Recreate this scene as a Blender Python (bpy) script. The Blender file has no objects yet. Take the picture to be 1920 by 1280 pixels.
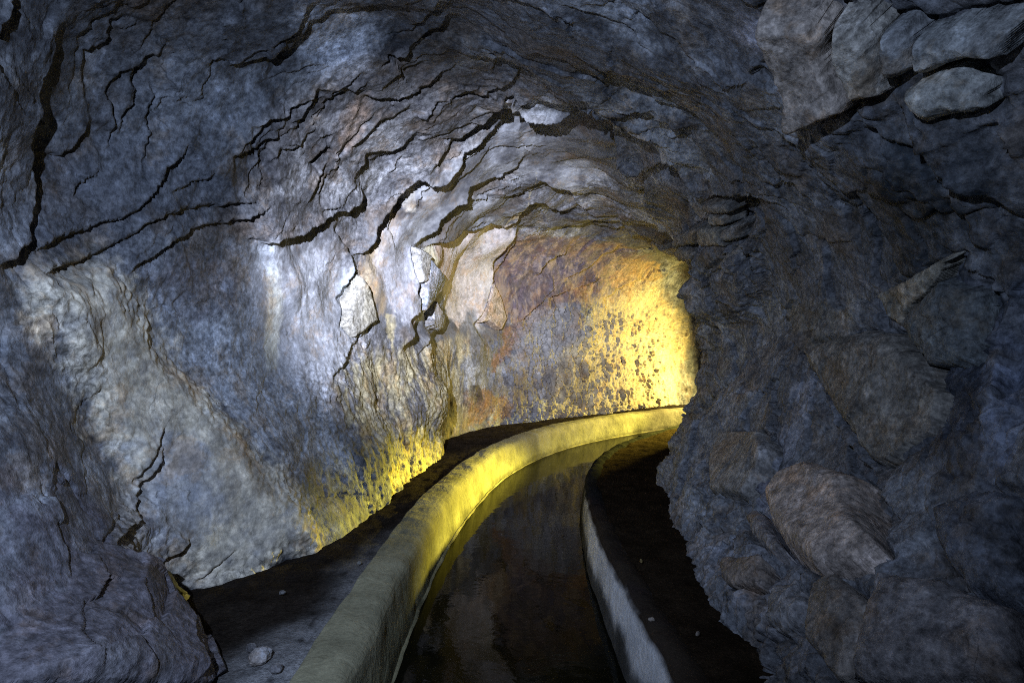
import bpy, math, time
import numpy as np
from mathutils import Vector
from mathutils.bvhtree import BVHTree

T0 = time.time()
Q = 1.0                                   # mesh spacing factor
rng = np.random.RandomState(7)
scene = bpy.context.scene
COL = scene.collection

# ------------------------------------------------------------------ helpers
PERM = rng.permutation(256).astype(np.int32)
PERM = np.concatenate([PERM, PERM, PERM])
GR = rng.normal(size=(256, 3)); GR = (GR / np.linalg.norm(GR, axis=1)[:, None]).astype(np.float32)

def pn(P, f, seed=0):
    """gradient noise of points P (...,3), about -1..1"""
    shp = P.shape[:-1]
    X = P.reshape(-1, 3)
    out = np.empty(len(X), np.float32)
    CH = 400000
    fv = np.asarray(f, np.float32) * np.ones(3, np.float32)
    for s in range(0, len(X), CH):
        q = X[s:s + CH].astype(np.float32) * fv + np.float32(seed * 17.31)
        i = np.floor(q).astype(np.int32)
        r = q - i
        w = r * r * r * (r * (r * 6 - 15) + 10)
        i &= 255
        acc = 0
        for dx in (0, 1):
            px = PERM[(i[:, 0] + dx) & 255]
            wx = w[:, 0] if dx else 1 - w[:, 0]
            for dy in (0, 1):
                py = PERM[(px + i[:, 1] + dy) & 255]
                wy = w[:, 1] if dy else 1 - w[:, 1]
                for dz in (0, 1):
                    h = PERM[(py + i[:, 2] + dz) & 255]
                    wz = w[:, 2] if dz else 1 - w[:, 2]
                    g = GR[h]
                    acc = acc + wx * wy * wz * (g[:, 0] * (r[:, 0] - dx) + g[:, 1] * (r[:, 1] - dy) + g[:, 2] * (r[:, 2] - dz))
        out[s:s + CH] = acc * 1.6
    return out.reshape(shp)

def fbm(P, f, octs, seed=0, gain=0.5):
    a, o = 1.0, 0
    for k in range(octs):
        o = o + a * pn(P, np.asarray(f) * 2.03 ** k, seed + k * 3)
        a *= gain
    return o

def sstep(a, b, x):
    t = np.clip((x - a) / (b - a), 0, 1)
    return t * t * (3 - 2 * t)

def catmull_rows(t, n):
    """matrix (len(t), n) of Catmull-Rom weights for uniform knots"""
    t = np.clip(np.asarray(t, float), 0, n - 1 - 1e-9)
    i = np.floor(t).astype(int); f = t - i
    M = np.zeros((len(t), n))
    w = [-0.5 * f + f * f - 0.5 * f ** 3, 1 - 2.5 * f * f + 1.5 * f ** 3, 0.5 * f + 2 * f * f - 1.5 * f ** 3, -0.5 * f * f + 0.5 * f ** 3]
    r = np.arange(len(t))
    for k, ww in enumerate(w):
        np.add.at(M, (r, np.clip(i + k - 1, 0, n - 1)), ww)
    return M

def mesh_obj(name, V, F, mat, parent=None, col=None, smooth=True):
    me = bpy.data.meshes.new(name)
    V = np.ascontiguousarray(V, np.float32); F = np.ascontiguousarray(F, np.int32)
    n = F.shape[1]
    me.vertices.add(len(V)); me.vertices.foreach_set('co', V.ravel())
    me.loops.add(F.size); me.loops.foreach_set('vertex_index', F.ravel())
    me.polygons.add(len(F))
    me.polygons.foreach_set('loop_start', np.arange(0, F.size, n, dtype=np.int32))
    me.polygons.foreach_set('use_smooth', np.full(len(F), smooth, bool))
    if col is not None:
        a = me.attributes.new('tint', 'FLOAT_COLOR', 'POINT')
        a.data.foreach_set('color', np.ascontiguousarray(col, np.float32).ravel())
    me.update(calc_edges=True)
    me.materials.append(mat)
    o = bpy.data.objects.new(name, me)
    COL.objects.link(o)
    if parent: o.parent = parent
    return o

def grid_faces(nu, nv):
    i, j = np.meshgrid(np.arange(nu - 1), np.arange(nv - 1), indexing='ij')
    a = (i * nv + j).ravel()
    return np.stack([a, a + nv, a + nv + 1, a + 1], 1)

def structure(o):
    o['kind'] = 'structure'; return o

def tag(o, label, cat, group=None):
    o['label'] = label; o['category'] = cat
    if group: o['group'] = group
    return o

# ------------------------------------------------------------------ camera
CAM = np.array([0.0, 0.0, 0.93]); FPX = 1120.0
cam = bpy.data.cameras.new('camera'); cam.sensor_width = 36; cam.lens = 36 * FPX / 1920
cam.clip_start = 0.02; cam.clip_end = 200
co = bpy.data.objects.new('camera', cam); COL.objects.link(co)
co.location = CAM; co.rotation_euler = (math.pi / 2, 0, 0)
scene.camera = co

# ------------------------------------------------------------------ the bored tunnel: stations of left foot, right foot, bulges, height
ST = [  # Lx, Ly, Rx, Ry, bulge left, bulge right, roof height
    (-1.05, -4.2, .80, -4.2, .25, .35, 2.15),
    (-1.05, -2.6, .80, -2.6, .25, .38, 2.15),
    (-1.08, -1.2, .78, -1.2, .28, .42, 2.15),
    (-.92,   .0, .76,   .1, .46, .48, 2.15),
    (-.78,   .95, .74,  1.0, .60, .52, 2.17),
    (-.78,  1.58, .74,  1.75, .60, .52, 2.18),
    (-1.24,  2.15, .77,  2.35, .16, .50, 2.20),
    (-.86,   2.75, .84,  2.95, .34, .45, 2.20),
    (-.73,   3.6, .94,  3.6, .26, .38, 2.20),
    (-.66,   4.25, 1.12, 4.25, .16, .28, 2.18),
    (-.56,   4.95, 1.36, 4.9, .07, .22, 2.16),
    (-.60,   5.8, 1.70, 5.55, -.02, .20, 2.14),
    (-.12,   6.75, 2.08, 6.2, -.06, .20, 2.12),
    (.95,    7.6, 2.45, 6.75, .04, .20, 2.10),
    (2.1,    8.65, 3.0,  7.2, .20, .20, 2.10),
    (3.7,    9.5, 4.0,  7.5, .20, .20, 2.10),
    (5.6,    9.7, 5.6,  7.6, .20, .20, 2.10),
    (7.6,    9.7, 7.6,  7.6, .20, .20, 2.10),
]
NS = len(ST); NK = 15
CTRL = np.zeros((NS, NK, 3))
for k, (lx, ly, rx, ry, ml, mr, H) in enumerate(ST):
    L = np.array([lx, ly]); R = np.array([rx, ry]); W = np.linalg.norm(R - L); e = (R - L) / W
    q = max(0, ml - .3)                                            # a foot that juts into the passage does not pull the vault along
    pr = [(0, -.4), (0, .02), (-ml * .5, .40), (-ml, .86), (-ml * .85 - q * .2, 1.32), (.06 * W - ml * .35 - q * .9, H * .83), (.26 * W - q, H * .965),
          (.5 * W - q * .7, H), (.73 * W - q * .35, H * .965), (W * .95 + mr * .35, H * .82), (W + mr * .85, 1.3), (W + mr, .9), (W + mr * .62, .45), (W, .03), (W - .01, -.4)]
    for j, (a, z) in enumerate(pr):
        p = L + e * a
        CTRL[k, j] = (p[0], p[1], z)

def base(us, vs):
    Bu = catmull_rows(us, NS); Bv = catmull_rows(vs, NK)
    return np.einsum('ik,kjc,lj->ilc', Bu, CTRL, Bv)

def normals(P):
    du = np.gradient(P, axis=0); dv = np.gradient(P, axis=1)
    n = np.cross(dv, du)
    n /= np.linalg.norm(n, axis=2)[:, :, None] + 1e-12
    return n                                # set below to point INTO the rock

def lowfreq(P):
    fade = sstep(-.05, .35, P[..., 2])      # keep the feet of the walls in place
    return (.10 * pn(P, 1.1, 1) + .06 * pn(P, 2.3, 2)) * (.35 + .65 * fade)

def lumpy(us, vs):
    P = base(us, vs); n = normals(P)
    c = P.mean(axis=1, keepdims=True)
    s = np.sign((n * (P - c)).sum(axis=2).mean())
    n = n * s
    return P + n * lowfreq(P)[..., None], n

# spacing of the sheet: fine where the camera looks, coarse elsewhere
tt = np.linspace(0, NS - 1, 6000)
pc = base(tt, [1.0, 7.0, 13.0])
seg = np.linalg.norm(np.diff(pc, axis=0), axis=2).max(axis=1)
mid = pc[1:].mean(axis=1); dist = np.linalg.norm(mid - CAM, axis=1)
want = np.where(mid[:, 1] < .7, .025, .0046 * np.clip(dist / 2.0, 1.0, 3.0))
want = np.where(mid[:, 0] > 3.6, .05, want) * Q
cum = np.concatenate([[0], np.cumsum(seg / want)])
NU = int(cum[-1]); US = np.interp(np.arange(NU), cum, tt)
NV = int(1150 / Q); VS = np.linspace(0, NK - 1, NV)
print('grid', NU, NV)
P0, N0 = lumpy(US, VS)
P0 = P0.astype(np.float32); N0 = normals(P0)
N0 *= np.sign((N0 * (P0 - P0.mean(axis=1, keepdims=True))).sum(axis=2).mean()); N0 = N0.astype(np.float32)

# ray caster from a point of the photograph to the lumpy sheet -> (u index, v index, 3D)
MU, MV = 420, 320
mus = np.interp(np.linspace(0, NU - 1, MU), np.arange(NU), US); mvs = np.linspace(0, NK - 1, MV)
PM, _ = lumpy(mus, mvs)
bv = BVHTree.FromPolygons([tuple(p) for p in PM.reshape(-1, 3)], [tuple(int(x) for x in f) for f in grid_faces(MU, MV)])

def cast(px, py):
    d = Vector(((px - 960) / FPX, 1.0, -(py - 640) / FPX)).normalized()
    loc, nor, idx, dd = bv.ray_cast(Vector(CAM), d)
    if loc is None: return None
    i, j = divmod(idx, MV - 1)
    a = PM[i, j]; eu = PM[i + 1, j] - a; ev = PM[i, j + 1] - a
    A = np.stack([eu, ev], 1)
    s = np.linalg.lstsq(A, np.array(loc) - a, rcond=None)[0]
    return ((i + s[0]) * (NU - 1) / (MU - 1), (j + s[1]) * (NV - 1) / (MV - 1), np.array(loc))

CROP = dict(P=(0, 0, 1), R1=(0, 0, .4063), R2=(600, 100, .4063), R3=(1220, 0, .4063), R4=(0, 450, .6486), R5=(550, 420, .4532), R7=(1200, 450, .6486),
            A=(560, 240, .25), B=(960, 140, .2968), C=(480, 460, .2343), D=(300, 860, .328), E=(1200, 760, .406), F=(560, 0, .354), R6=(800, 450, .3672))

def px(crop, pts):
    ox, oy, s = CROP[crop]
    return [(ox + x * s, oy + y * s) for x, y in pts]

def to_sheet(pts, step=14.0, closed=False):
    """pixel polyline -> list of (iu, iv, xyz), densified so that it follows the rock"""
    q = list(pts) + ([pts[0]] if closed else [])
    out = []
    for (x0, y0), (x1, y1) in zip(q[:-1], q[1:]):
        n = max(1, int(math.hypot(x1 - x0, y1 - y0) / step))
        for k in range(n):
            out.append((x0 + (x1 - x0) * k / n, y0 + (y1 - y0) * k / n))
    if not closed: out.append(q[-1])
    res = [cast(x, y) for x, y in out]
    return [r for r in res if r is not None]

DISP = np.zeros((NU, NV), np.float32)      # + goes into the rock
WARP = None

def polyline_field(tr, reach, closed=False):
    """window slices plus distance, side (+ right-hand) and run fraction to a polyline on the sheet"""
    I = np.array([t[0] for t in tr]); J = np.array([t[1] for t in tr]); X = np.array([t[2] for t in tr])
    n = len(tr)
    def span(i0, j0):
        i0 = int(np.clip(i0, 2, NU - 3)); j0 = int(np.clip(j0, 2, NV - 3))
        su = np.linalg.norm(P0[i0 + 1, j0] - P0[i0 - 1, j0]) / 2 + 1e-5
        sv = np.linalg.norm(P0[i0, j0 + 1] - P0[i0, j0 - 1]) / 2 + 1e-5
        return reach / su, reach / sv
    sp = [span(a, b) for a, b in zip(I, J)]
    i0 = int(max(0, min(a - s[0] for a, s in zip(I, sp)))); i1 = int(min(NU, max(a + s[0] for a, s in zip(I, sp)) + 2))
    j0 = int(max(0, min(b - s[1] for b, s in zip(J, sp)))); j1 = int(min(NV, max(b + s[1] for b, s in zip(J, sp)) + 2))
    W = P0[i0:i1, j0:j1] + WARP[i0:i1, j0:j1]
    D = np.full(W.shape[:2], 1e9, np.float32); S = np.zeros_like(D); R = np.zeros_like(D); PP = np.zeros_like(D)
    ln = np.concatenate([[0], np.cumsum(np.linalg.norm(np.diff(X, axis=0), axis=1))]); tot = ln[-1] + 1e-6
    last = n if closed else n - 1
    for k in range(last):
        a, b = X[k], X[(k + 1) % n]
        if np.linalg.norm(b - a) > .6 or np.linalg.norm(b - a) < 1e-5: continue
        ra, rb = sp[k]; m = (k + 1) % n
        ia = int(max(i0, min(I[k], I[m]) - ra)) - i0; ib = int(min(i1, max(I[k], I[m]) + ra + 2)) - i0
        ja = int(max(j0, min(J[k], J[m]) - rb)) - j0; jb = int(min(j1, max(J[k], J[m]) + rb + 2)) - j0
        if ib <= ia or jb <= ja: continue
        w = W[ia:ib, ja:jb]
        ab = (b - a).astype(np.float32); L2 = float(ab @ ab)
        ap = w - a.astype(np.float32)
        t = np.clip((ap @ ab) / L2, 0, 1)
        d = np.linalg.norm(ap - t[..., None] * ab, axis=2)
        nn = N0[ia + i0:ib + i0, ja + j0:jb + j0]
        cr = (np.cross(ab, ap) * nn).sum(axis=2) / math.sqrt(L2)
        sd = np.sign(cr); cr = np.abs(cr)
        d0 = D[ia:ib, ja:jb]
        up = (d < d0 - 2e-5) | ((d < d0 + 2e-5) & (cr > PP[ia:ib, ja:jb]))
        PP[ia:ib, ja:jb][up] = cr[up]
        D[ia:ib, ja:jb][up] = d[up]; S[ia:ib, ja:jb][up] = sd[up]
        R[ia:ib, ja:jb][up] = ((ln[k] + t * math.sqrt(L2)) / tot)[up]
    return (slice(i0, i1), slice(j0, j1)), D, S, R

def ledge(crop, pts, h=.04, fall=.22, lip=.25, ends=.15, curl=.06):
    tr = to_sheet(px(crop, pts))
    if len(tr) < 2: return
    k = max(.8, float(np.linalg.norm(np.mean([t[2] for t in tr], axis=0) - CAM)) / 2.6) ** .75
    h *= k * (.62 if crop in ('R1', 'F') else 1.0); fall *= 1.25 * k ** .5; lip *= 1.7; curl *= 1.7
    reach = fall * 2.6
    sl, D, S, R = polyline_field(tr, reach)
    amp = h * sstep(0, ends, R) * sstep(0, ends, 1 - R) * np.clip(.85 + .75 * pn(P0[sl], 3.3, int(h * 9999) % 97), .25, 1.5)
    far = 1 - sstep(.6, 1.0, D / reach)
    sw = sstep(-.006, .006, D * S)
    rec = np.exp(-D / fall) * sw
    prot = -lip * np.exp(-D / curl) * (1 - sw)
    DISP[sl] += (amp * (rec + prot) * far).astype(np.float32)

def ledge_on(tr, h, fall, lip, ends, curl):
    sl, D, S, R = polyline_field(tr, fall * 2.6)
    amp = h * sstep(0, ends, R) * sstep(0, ends, 1 - R)
    far = 1 - sstep(.6, 1.0, D / (fall * 2.6))
    DISP[sl] += (amp * (np.exp(-D / fall) * sstep(-.006, .006, D * S) - lip * np.exp(-D / curl) * sstep(.006, -.006, D * S)) * far).astype(np.float32)

def crack(crop, pts, depth=.03, width=.006):
    tr = to_sheet(px(crop, pts))
    if len(tr) < 2: return
    sl, D, S, R = polyline_field(tr, .05)
    DISP[sl] += (depth * np.exp(-(D / width) ** 2) * sstep(0, .15, R) * sstep(0, .15, 1 - R)).astype(np.float32)

def inside(tr, sl):
    ii, jj = np.meshgrid(np.arange(sl[0].start, sl[0].stop), np.arange(sl[1].start, sl[1].stop), indexing='ij')
    return inside_uv(np.array([t[0] for t in tr]), np.array([t[1] for t in tr]), ii, jj)

def inside_uv(I, J, ii, jj):
    c = np.zeros(ii.shape, bool); n = len(I)
    for k in range(n):
        x0, y0, x1, y1 = I[k], J[k], I[(k + 1) % n], J[(k + 1) % n]
        if y0 == y1: continue
        cond = ((y0 > jj) != (y1 > jj))
        xi = (x1 - x0) * (jj - y0) / (y1 - y0) + x0
        c ^= cond & (ii < xi)
    return c

ALB = None
GRAIN = np.ones((NU, NV), np.float32)
def patch(crop, pts, color=None, soft=.04, ragged=.05, amount=1.0, bulge=0.0, bsoft=.12, streak=None, seed=5):
    """a stain or crust with its own outline on the rock; bulge swells it out of the wall"""
    tr = to_sheet(px(crop, pts), 20, True)
    if len(tr) < 3: return
    sl, D, S, R = polyline_field(tr, max(soft, bsoft if bulge else 0) * 1.2 + ragged, True)
    ins = inside(tr, sl)
    sd = np.where(ins, np.minimum(D, 5), -np.minimum(D, 5))
    w = P0[sl]
    f = (9, 9, 2.2) if streak else 7
    nz = .9 * pn(w, f, seed) + .7 * pn(w, np.asarray(f) * 2.6, seed + 1) + .6 * pn(w, np.asarray(f) * 6.5, seed + 2)
    n9 = pn(w, np.asarray(f) * 1.7, seed + 7) + .8 * pn(w, np.asarray(f) * 5, seed + 8)
    m = sstep(-soft, soft, sd + ragged * nz) * amount * np.clip(.82 + .45 * n9, .15, 1.05)
    if streak: m = m * sstep(-.35 - streak, .25, nz + streak * .4)
    if color is not None:
        ALB[sl] = ALB[sl] * (1 - m[..., None]) + np.asarray(color, np.float32) * m[..., None]
    if bulge:
        DISP[sl] -= (bulge * sstep(-bsoft * .3, bsoft, sd + .3 * ragged * nz)).astype(np.float32)
    return sl, m

def worley(U, V, cu, cv, seed, tilt, off, groove=0., gw=.02):
    """broken faces: every cell of a jittered net is a plane of its own"""
    x = U / cu; y = V / cv
    xi = np.floor(x).astype(np.int32); yi = np.floor(y).astype(np.int32)
    F1 = np.full(x.shape, 9., np.float32); F2 = F1.copy(); val = np.zeros_like(F1)
    r = np.random.RandomState(seed); tab = r.rand(4096, 5).astype(np.float32)
    for dx in (-1, 0, 1):
        for dy in (-1, 0, 1):
            a = xi + dx; b = yi + dy
            h = ((a * 73856093) ^ (b * 19349663)) & 4095
            q = tab[h]
            ddx = x - (a + q[..., 0]); ddy = y - (b + q[..., 1])
            d = np.sqrt(ddx * ddx + ddy * ddy)
            pl = (q[..., 2] - .5) * off + (q[..., 3] - .5) * tilt * ddx + (q[..., 4] - .5) * tilt * ddy
            nearer = d < F1
            F2 = np.where(nearer, F1, np.minimum(F2, d))
            val = np.where(nearer, pl, val); F1 = np.where(nearer, d, F1)
    if groove:
        val = val + groove * np.exp(-((F2 - F1) / gw) ** 2)
    return val

# ------------------------------------------------------------------ fields over the sheet
UM = np.concatenate([[0], np.cumsum(np.linalg.norm(np.diff(P0[:, NV // 2], axis=0), axis=1))])
VM = np.linspace(0, 6.4, NV)
UG = np.repeat(UM[:, None], NV, 1).astype(np.float32); VG = np.repeat(VM[None], NU, 0).astype(np.float32)
VK = np.repeat(VS[None], NU, 0); UK = np.repeat(US[:, None], NV, 1)
w1 = pn(P0, 5, 11); w2 = pn(P0, 5, 12); w3 = pn(P0, 17, 13); w4 = pn(P0, 17, 14); w5 = pn(P0, 48, 15); w6 = pn(P0, 48, 16)
WARP = np.stack([.012 * w1 + .007 * w3 + .0045 * w5, .012 * w2 + .007 * w4 + .0045 * w6, .012 * (w2 - w1) + .006 * (w3 - w4) + .0045 * (w5 - w6)], 2).astype(np.float32)
roofm = sstep(4.0, 5.2, VK + .3 * w1) * (1 - sstep(9.6, 10.6, VK))
rightm = sstep(8.6, 9.8, VK + .3 * w2)
leftm = 1 - sstep(4.0, 5.0, VK + .3 * w1)
farm = leftm * sstep(10.6, 11.6, UK + .25 * w2)
wu = .10 * w1 + .035 * w3; wv = .10 * w2 + .035 * w4
# bedded, broken faces
g1 = worley(UG + wu, VG + wv, .26, .62, 3, .050, .050)
g2 = worley(UG + wu * .7 + .4 * VG * 0, VG + wv * .7, .13, .26, 4, .022, .020)
g3 = worley(UG * .8 + VG * .5 + wu, VG * .8 - UG * .5 + wv, .30, .26, 6, .075, .05, .012, .05)
g4 = worley(UG * .8 + VG * .5 + wu * .6, VG * .8 - UG * .5 + wv * .6, .12, .10, 8, .022, .016, .006, .06)
patchy = sstep(-.25, .35, pn(P0, 2.6, 41))
DISP += ((roofm * (1 - rightm)) * (.55 * g1 + .8 * patchy * g2) + rightm * (.8 * g3 + (.3 + .7 * patchy) * g4) + leftm * (1 - farm) * (.22 * g3 + .25 * g4 * patchy)).astype(np.float32)
mids = fbm(P0, 6.0, 3, 51); fine = fbm(P0, 24.0, 3, 61)
ridg = 1 - np.abs(pn(P0, 8, 71)) * 2
DISP += (.0075 * mids + .0034 * fine * (.5 + .9 * patchy) + .0008 * pn(P0, 95, 66) - .004 * ridg * rightm).astype(np.float32)
# far wall: knobbly, washed by drips: small upright lumps
kn = fbm(P0, (19, 19, 6.5), 3, 81, .6); kn2 = fbm(P0, (42, 42, 24), 2, 85, .6)
lowfar = farm * sstep(1.75, 1.2, P0[..., 2] + .25 * w1)
gravel = sstep(11.3, 12.6, UK + .5 * w1)
DISP -= (lowfar * gravel * (.022 * kn + .034 * np.abs(kn) + .016 * np.abs(kn2) + .02 * fbm(P0, (7, 7, 3), 2, 88))).astype(np.float32)
# washed lower left wall: upright fluting
lowleft = leftm * (1 - farm) * sstep(7.0, 8.0, UK) * sstep(1.0, .6, P0[..., 2] + .2 * w1)
DISP -= (lowleft * (.020 * np.abs(fbm(P0, (9, 9, 4.5), 3, 91)) + .014 * fbm(P0, 7, 3, 95) + .007 * kn2)).astype(np.float32)
footr = rightm * sstep(.55, .15, P0[..., 2] + .12 * w1)
DISP -= (footr * (.022 * np.abs(fbm(P0, 10, 3, 97)) + .008 * kn2)).astype(np.float32)
def calm(crop, pts, amount, soft=.08):
    tr = to_sheet(px(crop, pts), 20, True)
    if len(tr) < 3: return
    sl, D, S, R = polyline_field(tr, soft * 1.5, True)
    ins = inside(tr, sl)
    m = sstep(-soft, soft, np.where(ins, np.minimum(D, 5), -np.minimum(D, 5))) * amount
    DISP[sl] *= (1 - m).astype(np.float32)
    GRAIN[sl] *= (1 - .95 * m).astype(np.float32)
calm('P', [(700, 420), (800, 345), (870, 330), (990, 400), (930, 640), (780, 640), (700, 600)], .7)
calm('P', [(790, 350), (870, 300), (980, 220), (1080, 240), (1150, 330), (1060, 370), (960, 330), (870, 380), (800, 440)], .6)
calm('P', [(480, 480), (640, 420), (670, 560), (640, 680), (500, 700)], .5)
calm('R6', [(345, 200), (470, 10), (800, 0), (1000, 20), (900, 160), (700, 300), (560, 380), (420, 420)], .45)
calm('P', [(90, 500), (220, 500), (320, 680), (500, 880), (590, 1000), (400, 1090), (230, 900)], .4)
GRAIN *= (1 - .6 * gravel * farm).astype(np.float32)
bendm = rightm * sstep(8.0, 8.7, UK) * (1 - sstep(11.5, 12.5, UK))
DISP -= (bendm * (.075 * fbm(P0, 3.6, 3, 301) + .03 * pn(P0, 11, 305))).astype(np.float32)
print('fields', time.time() - T0)

# ------------------------------------------------------------------ traced ledges (recess on the right-hand side of the walk)
ledge('A', [(-40, 820), (0, 800), (180, 700), (270, 650), (340, 620), (450, 575), (500, 440)], .06)
ledge('A', [(420, 985), (520, 950), (590, 880), (620, 740), (700, 620), (760, 520), (860, 430), (900, 390), (940, 400), (1000, 430), (1110, 425), (1180, 350), (1240, 300),
            (1255, 195), (1350, 170), (1440, 110), (1500, 60), (1570, -20), (1640, -100), (1675, -70), (1760, -30), (1850, -15), (1950, -8), (2050, -20), (2130, -70)], .085, .30, .25, .12)
ledge('B', [(440, 240), (490, 280), (560, 340), (600, 410), (630, 500), (670, 590), (740, 630), (810, 640), (870, 590), (940, 560), (1010, 530), (1060, 570), (1100, 640), (1180, 730),
            (1240, 750), (1310, 740), (1390, 745), (1510, 770), (1540, 830), (1570, 910), (1610, 980)], .16, .30, .25, .10)
ledge('R7', [(340, 80), (400, 170), (460, 300), (490, 330), (530, 430), (590, 540), (650, 640), (700, 730), (780, 830)], .06, .2, .3, .12)
ledge('A', [(870, 900), (950, 830), (1040, 770), (1080, 690), (1180, 590), (1245, 560), (1290, 450), (1400, 410), (1530, 370), (1560, 340), (1640, 320), (1720, 260)], .055, .3)
ledge('A', [(1060, 790), (1120, 740), (1230, 650), (1310, 620), (1330, 585), (1430, 575), (1475, 510)], .03)
ledge('A', [(940, 960), (1000, 930), (1120, 870), (1210, 810), (1230, 780), (1290, 780), (1380, 750), (1440, 710), (1540, 735), (1640, 680), (1730, 600), (1780, 580), (1850, 590), (1900, 610),
            (2000, 615), (2100, 610), (2180, 600)], .045, .3)
ledge('B', [(40, 250), (75, 290), (160, 310), (280, 330), (390, 320), (500, 265)], .19, .24, .2)
for pts in ([(700, 200), (750, 170), (830, 120), (900, 60), (990, 25)], [(470, 430), (520, 370), (590, 310), (640, 250), (655, 180)], [(560, 190), (600, 130), (650, 80), (720, 55)],
            [(620, 300), (700, 270), (800, 235), (900, 190)], [(900, 300), (960, 250), (1060, 200), (1180, 190)], [(350, 200), (400, 120), (470, 30)]):
    ledge('R6', pts, .03, .14, .4)
ledge('B', [(130, 690), (220, 690), (290, 730), (360, 740), (400, 800), (450, 830), (540, 880)], .04)
ledge('B', [(440, 880), (510, 900), (560, 950), (640, 980), (700, 970), (800, 1010)], .04)
ledge('B', [(640, 830), (690, 910), (720, 960), (800, 1000)], .03)
ledge('A', [(90, 280), (160, 210), (250, 140)], .03)
ledge('F', [(280, 800), (370, 730), (400, 700), (430, 660), (500, 640), (560, 600), (610, 555)], .04)
ledge('A', [(440, 330), (500, 290), (515, 210), (590, 190), (700, 180), (790, 140), (850, 90), (900, 40)], .04)
ledge('F', [(760, 760), (860, 730), (940, 670), (1010, 620), (1060, 570), (1100, 525), (1140, 520), (1190, 590)], .06)
ledge('F', [(350, 530), (400, 530), (480, 520), (530, 530), (620, 490), (700, 450), (775, 395)], .05)
ledge('F', [(620, 620), (680, 635), (740, 545), (800, 540), (850, 520), (900, 490), (960, 505), (1010, 490), (1080, 470), (1140, 430), (1160, 380)], .045)
ledge('F', [(430, 360), (470, 290), (560, 285), (620, 220), (690, 180), (760, 165), (805, 110)], .045)
ledge('F', [(590, 145), (660, 115), (710, 70), (755, 10)], .035)
ledge('F', [(-30, 660), (0, 640), (70, 570), (105, 470)], .04)
ledge('F', [(110, 475), (200, 480), (300, 490), (360, 430)], .03)
ledge('R1', [(1180, 262), (1250, 245), (1330, 150), (1380, 90), (1430, -5)], .04)
ledge('R1', [(600, 1285), (640, 1270), (760, 1170), (850, 1110), (940, 1050), (1060, 1030), (1180, 1010), (1270, 955)], .09, .3, .2)
ledge('R1', [(1150, 1090), (1265, 1140), (1340, 1100), (1460, 1045), (1540, 1000), (1660, 940)], .07, .28)
ledge('R1', [(190, 1270), (300, 1215), (400, 1190), (520, 1140), (620, 1080), (740, 1020), (850, 965), (1000, 950), (1100, 935), (1250, 960)], .05)
ledge('R1', [(180, 1165), (260, 1110), (370, 1060), (450, 1030), (540, 1010), (640, 970), (690, 930), (740, 850), (770, 780), (830, 720), (885, 655)], .06)
ledge('R1', [(1060, 715), (1190, 695), (1250, 650), (1315, 640)], .045)
ledge('R1', [(800, 885), (880, 860), (990, 795)], .03)
ledge('R1', [(1140, 585), (1230, 575), (1300, 530)], .025)
ledge('R1', [(350, 920), (380, 860), (500, 790)], .025)
ledge('R1', [(-20, 1225), (60, 1200), (135, 1110), (150, 880), (120, 740), (125, 600), (190, 530), (220, 430)], .07, .18)
ledge('R1', [(130, 745), (240, 715), (320, 715), (400, 620), (410, 540)], .035)
ledge('R1', [(380, 225), (450, 215), (485, 180), (490, 80)], .04)
ledge('B', [(210, 100), (280, 150), (320, 180), (380, 150), (460, 150), (500, 190), (590, 215)], .045)
ledge('B', [(510, 230), (600, 250), (690, 280), (800, 280), (900, 310), (1000, 345)], .03)
ledge('B', [(670, 240), (800, 225), (900, 270), (990, 300), (1040, 330), (1150, 340)], .05)
ledge('B', [(860, 130), (960, 180), (1030, 190), (1110, 245)], .03)
ledge('B', [(1080, 350), (1150, 430), (1230, 520), (1330, 590), (1430, 650), (1500, 700), (1540, 730), (1650, 815)], .035)
ledge('B', [(1390, 480), (1460, 560), (1490, 640), (1515, 750)], .03)
ledge('B', [(375, 340), (440, 460), (520, 460), (580, 500), (630, 515)], .025)
ledge('B', [(720, 650), (770, 700), (870, 670)], .025)
ledge('B', [(790, 740), (830, 840), (900, 900), (930, 980), (1010, 1025)], .04)
ledge('R3', [(1140, 430), (1200, 530), (1250, 620), (1260, 690), (1340, 760), (1420, 830), (1500, 870), (1600, 880), (1740, 1010)], .06, .2)
ledge('R3', [(1360, 920), (1410, 1000), (1480, 1100), (1570, 1165)], .035)
ledge('R3', [(1610, 570), (1700, 750)], .04)
ledge('R3', [(240, 310), (330, 380), (430, 380), (480, 310), (590, 260)], .025)
# many short bedding breaks round the vault and on the right wall
rl = np.random.RandomState(21)
iA = int(np.argmin(np.abs(US - 4.0))); iB = int(np.argmin(np.abs(US - 11.2)))
for k in range(190):
    onright = k % 3 == 2
    i = rl.uniform(iA, iB); j = (rl.uniform(9.4, 13.0) if onright else rl.uniform(4.3, 9.8)) * (NV - 1) / (NK - 1)
    ang = rl.normal(.25 if not onright else .7, .35) * (1 if rl.rand() < .6 else -1)
    tr = []
    for q in range(rl.randint(5, 13)):
        if not (3 < i < NU - 4 and 3 < j < NV - 4): break
        p = P0[int(i), int(j)]
        tr.append((i, j, p.astype(float)))
        su = np.linalg.norm(P0[int(i) + 1, int(j)] - P0[int(i) - 1, int(j)]) / 2 + 1e-5; sv = np.linalg.norm(P0[int(i), int(j) + 1] - P0[int(i), int(j) - 1]) / 2 + 1e-5
        a = ang + rl.normal(0, .45)
        i += math.sin(a) * .045 / su; j += math.cos(a) * .045 / sv
    if len(tr) < 4: continue
    if np.cross(tr[-1][2] - tr[0][2], np.array([0., 1., -.3])) @ N0[int(tr[0][0]), int(tr[0][1])] < 0: tr = tr[::-1]
    ledge_on(tr, rl.uniform(.010, .032), rl.uniform(.05, .14), .3, .3, .03)
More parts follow.
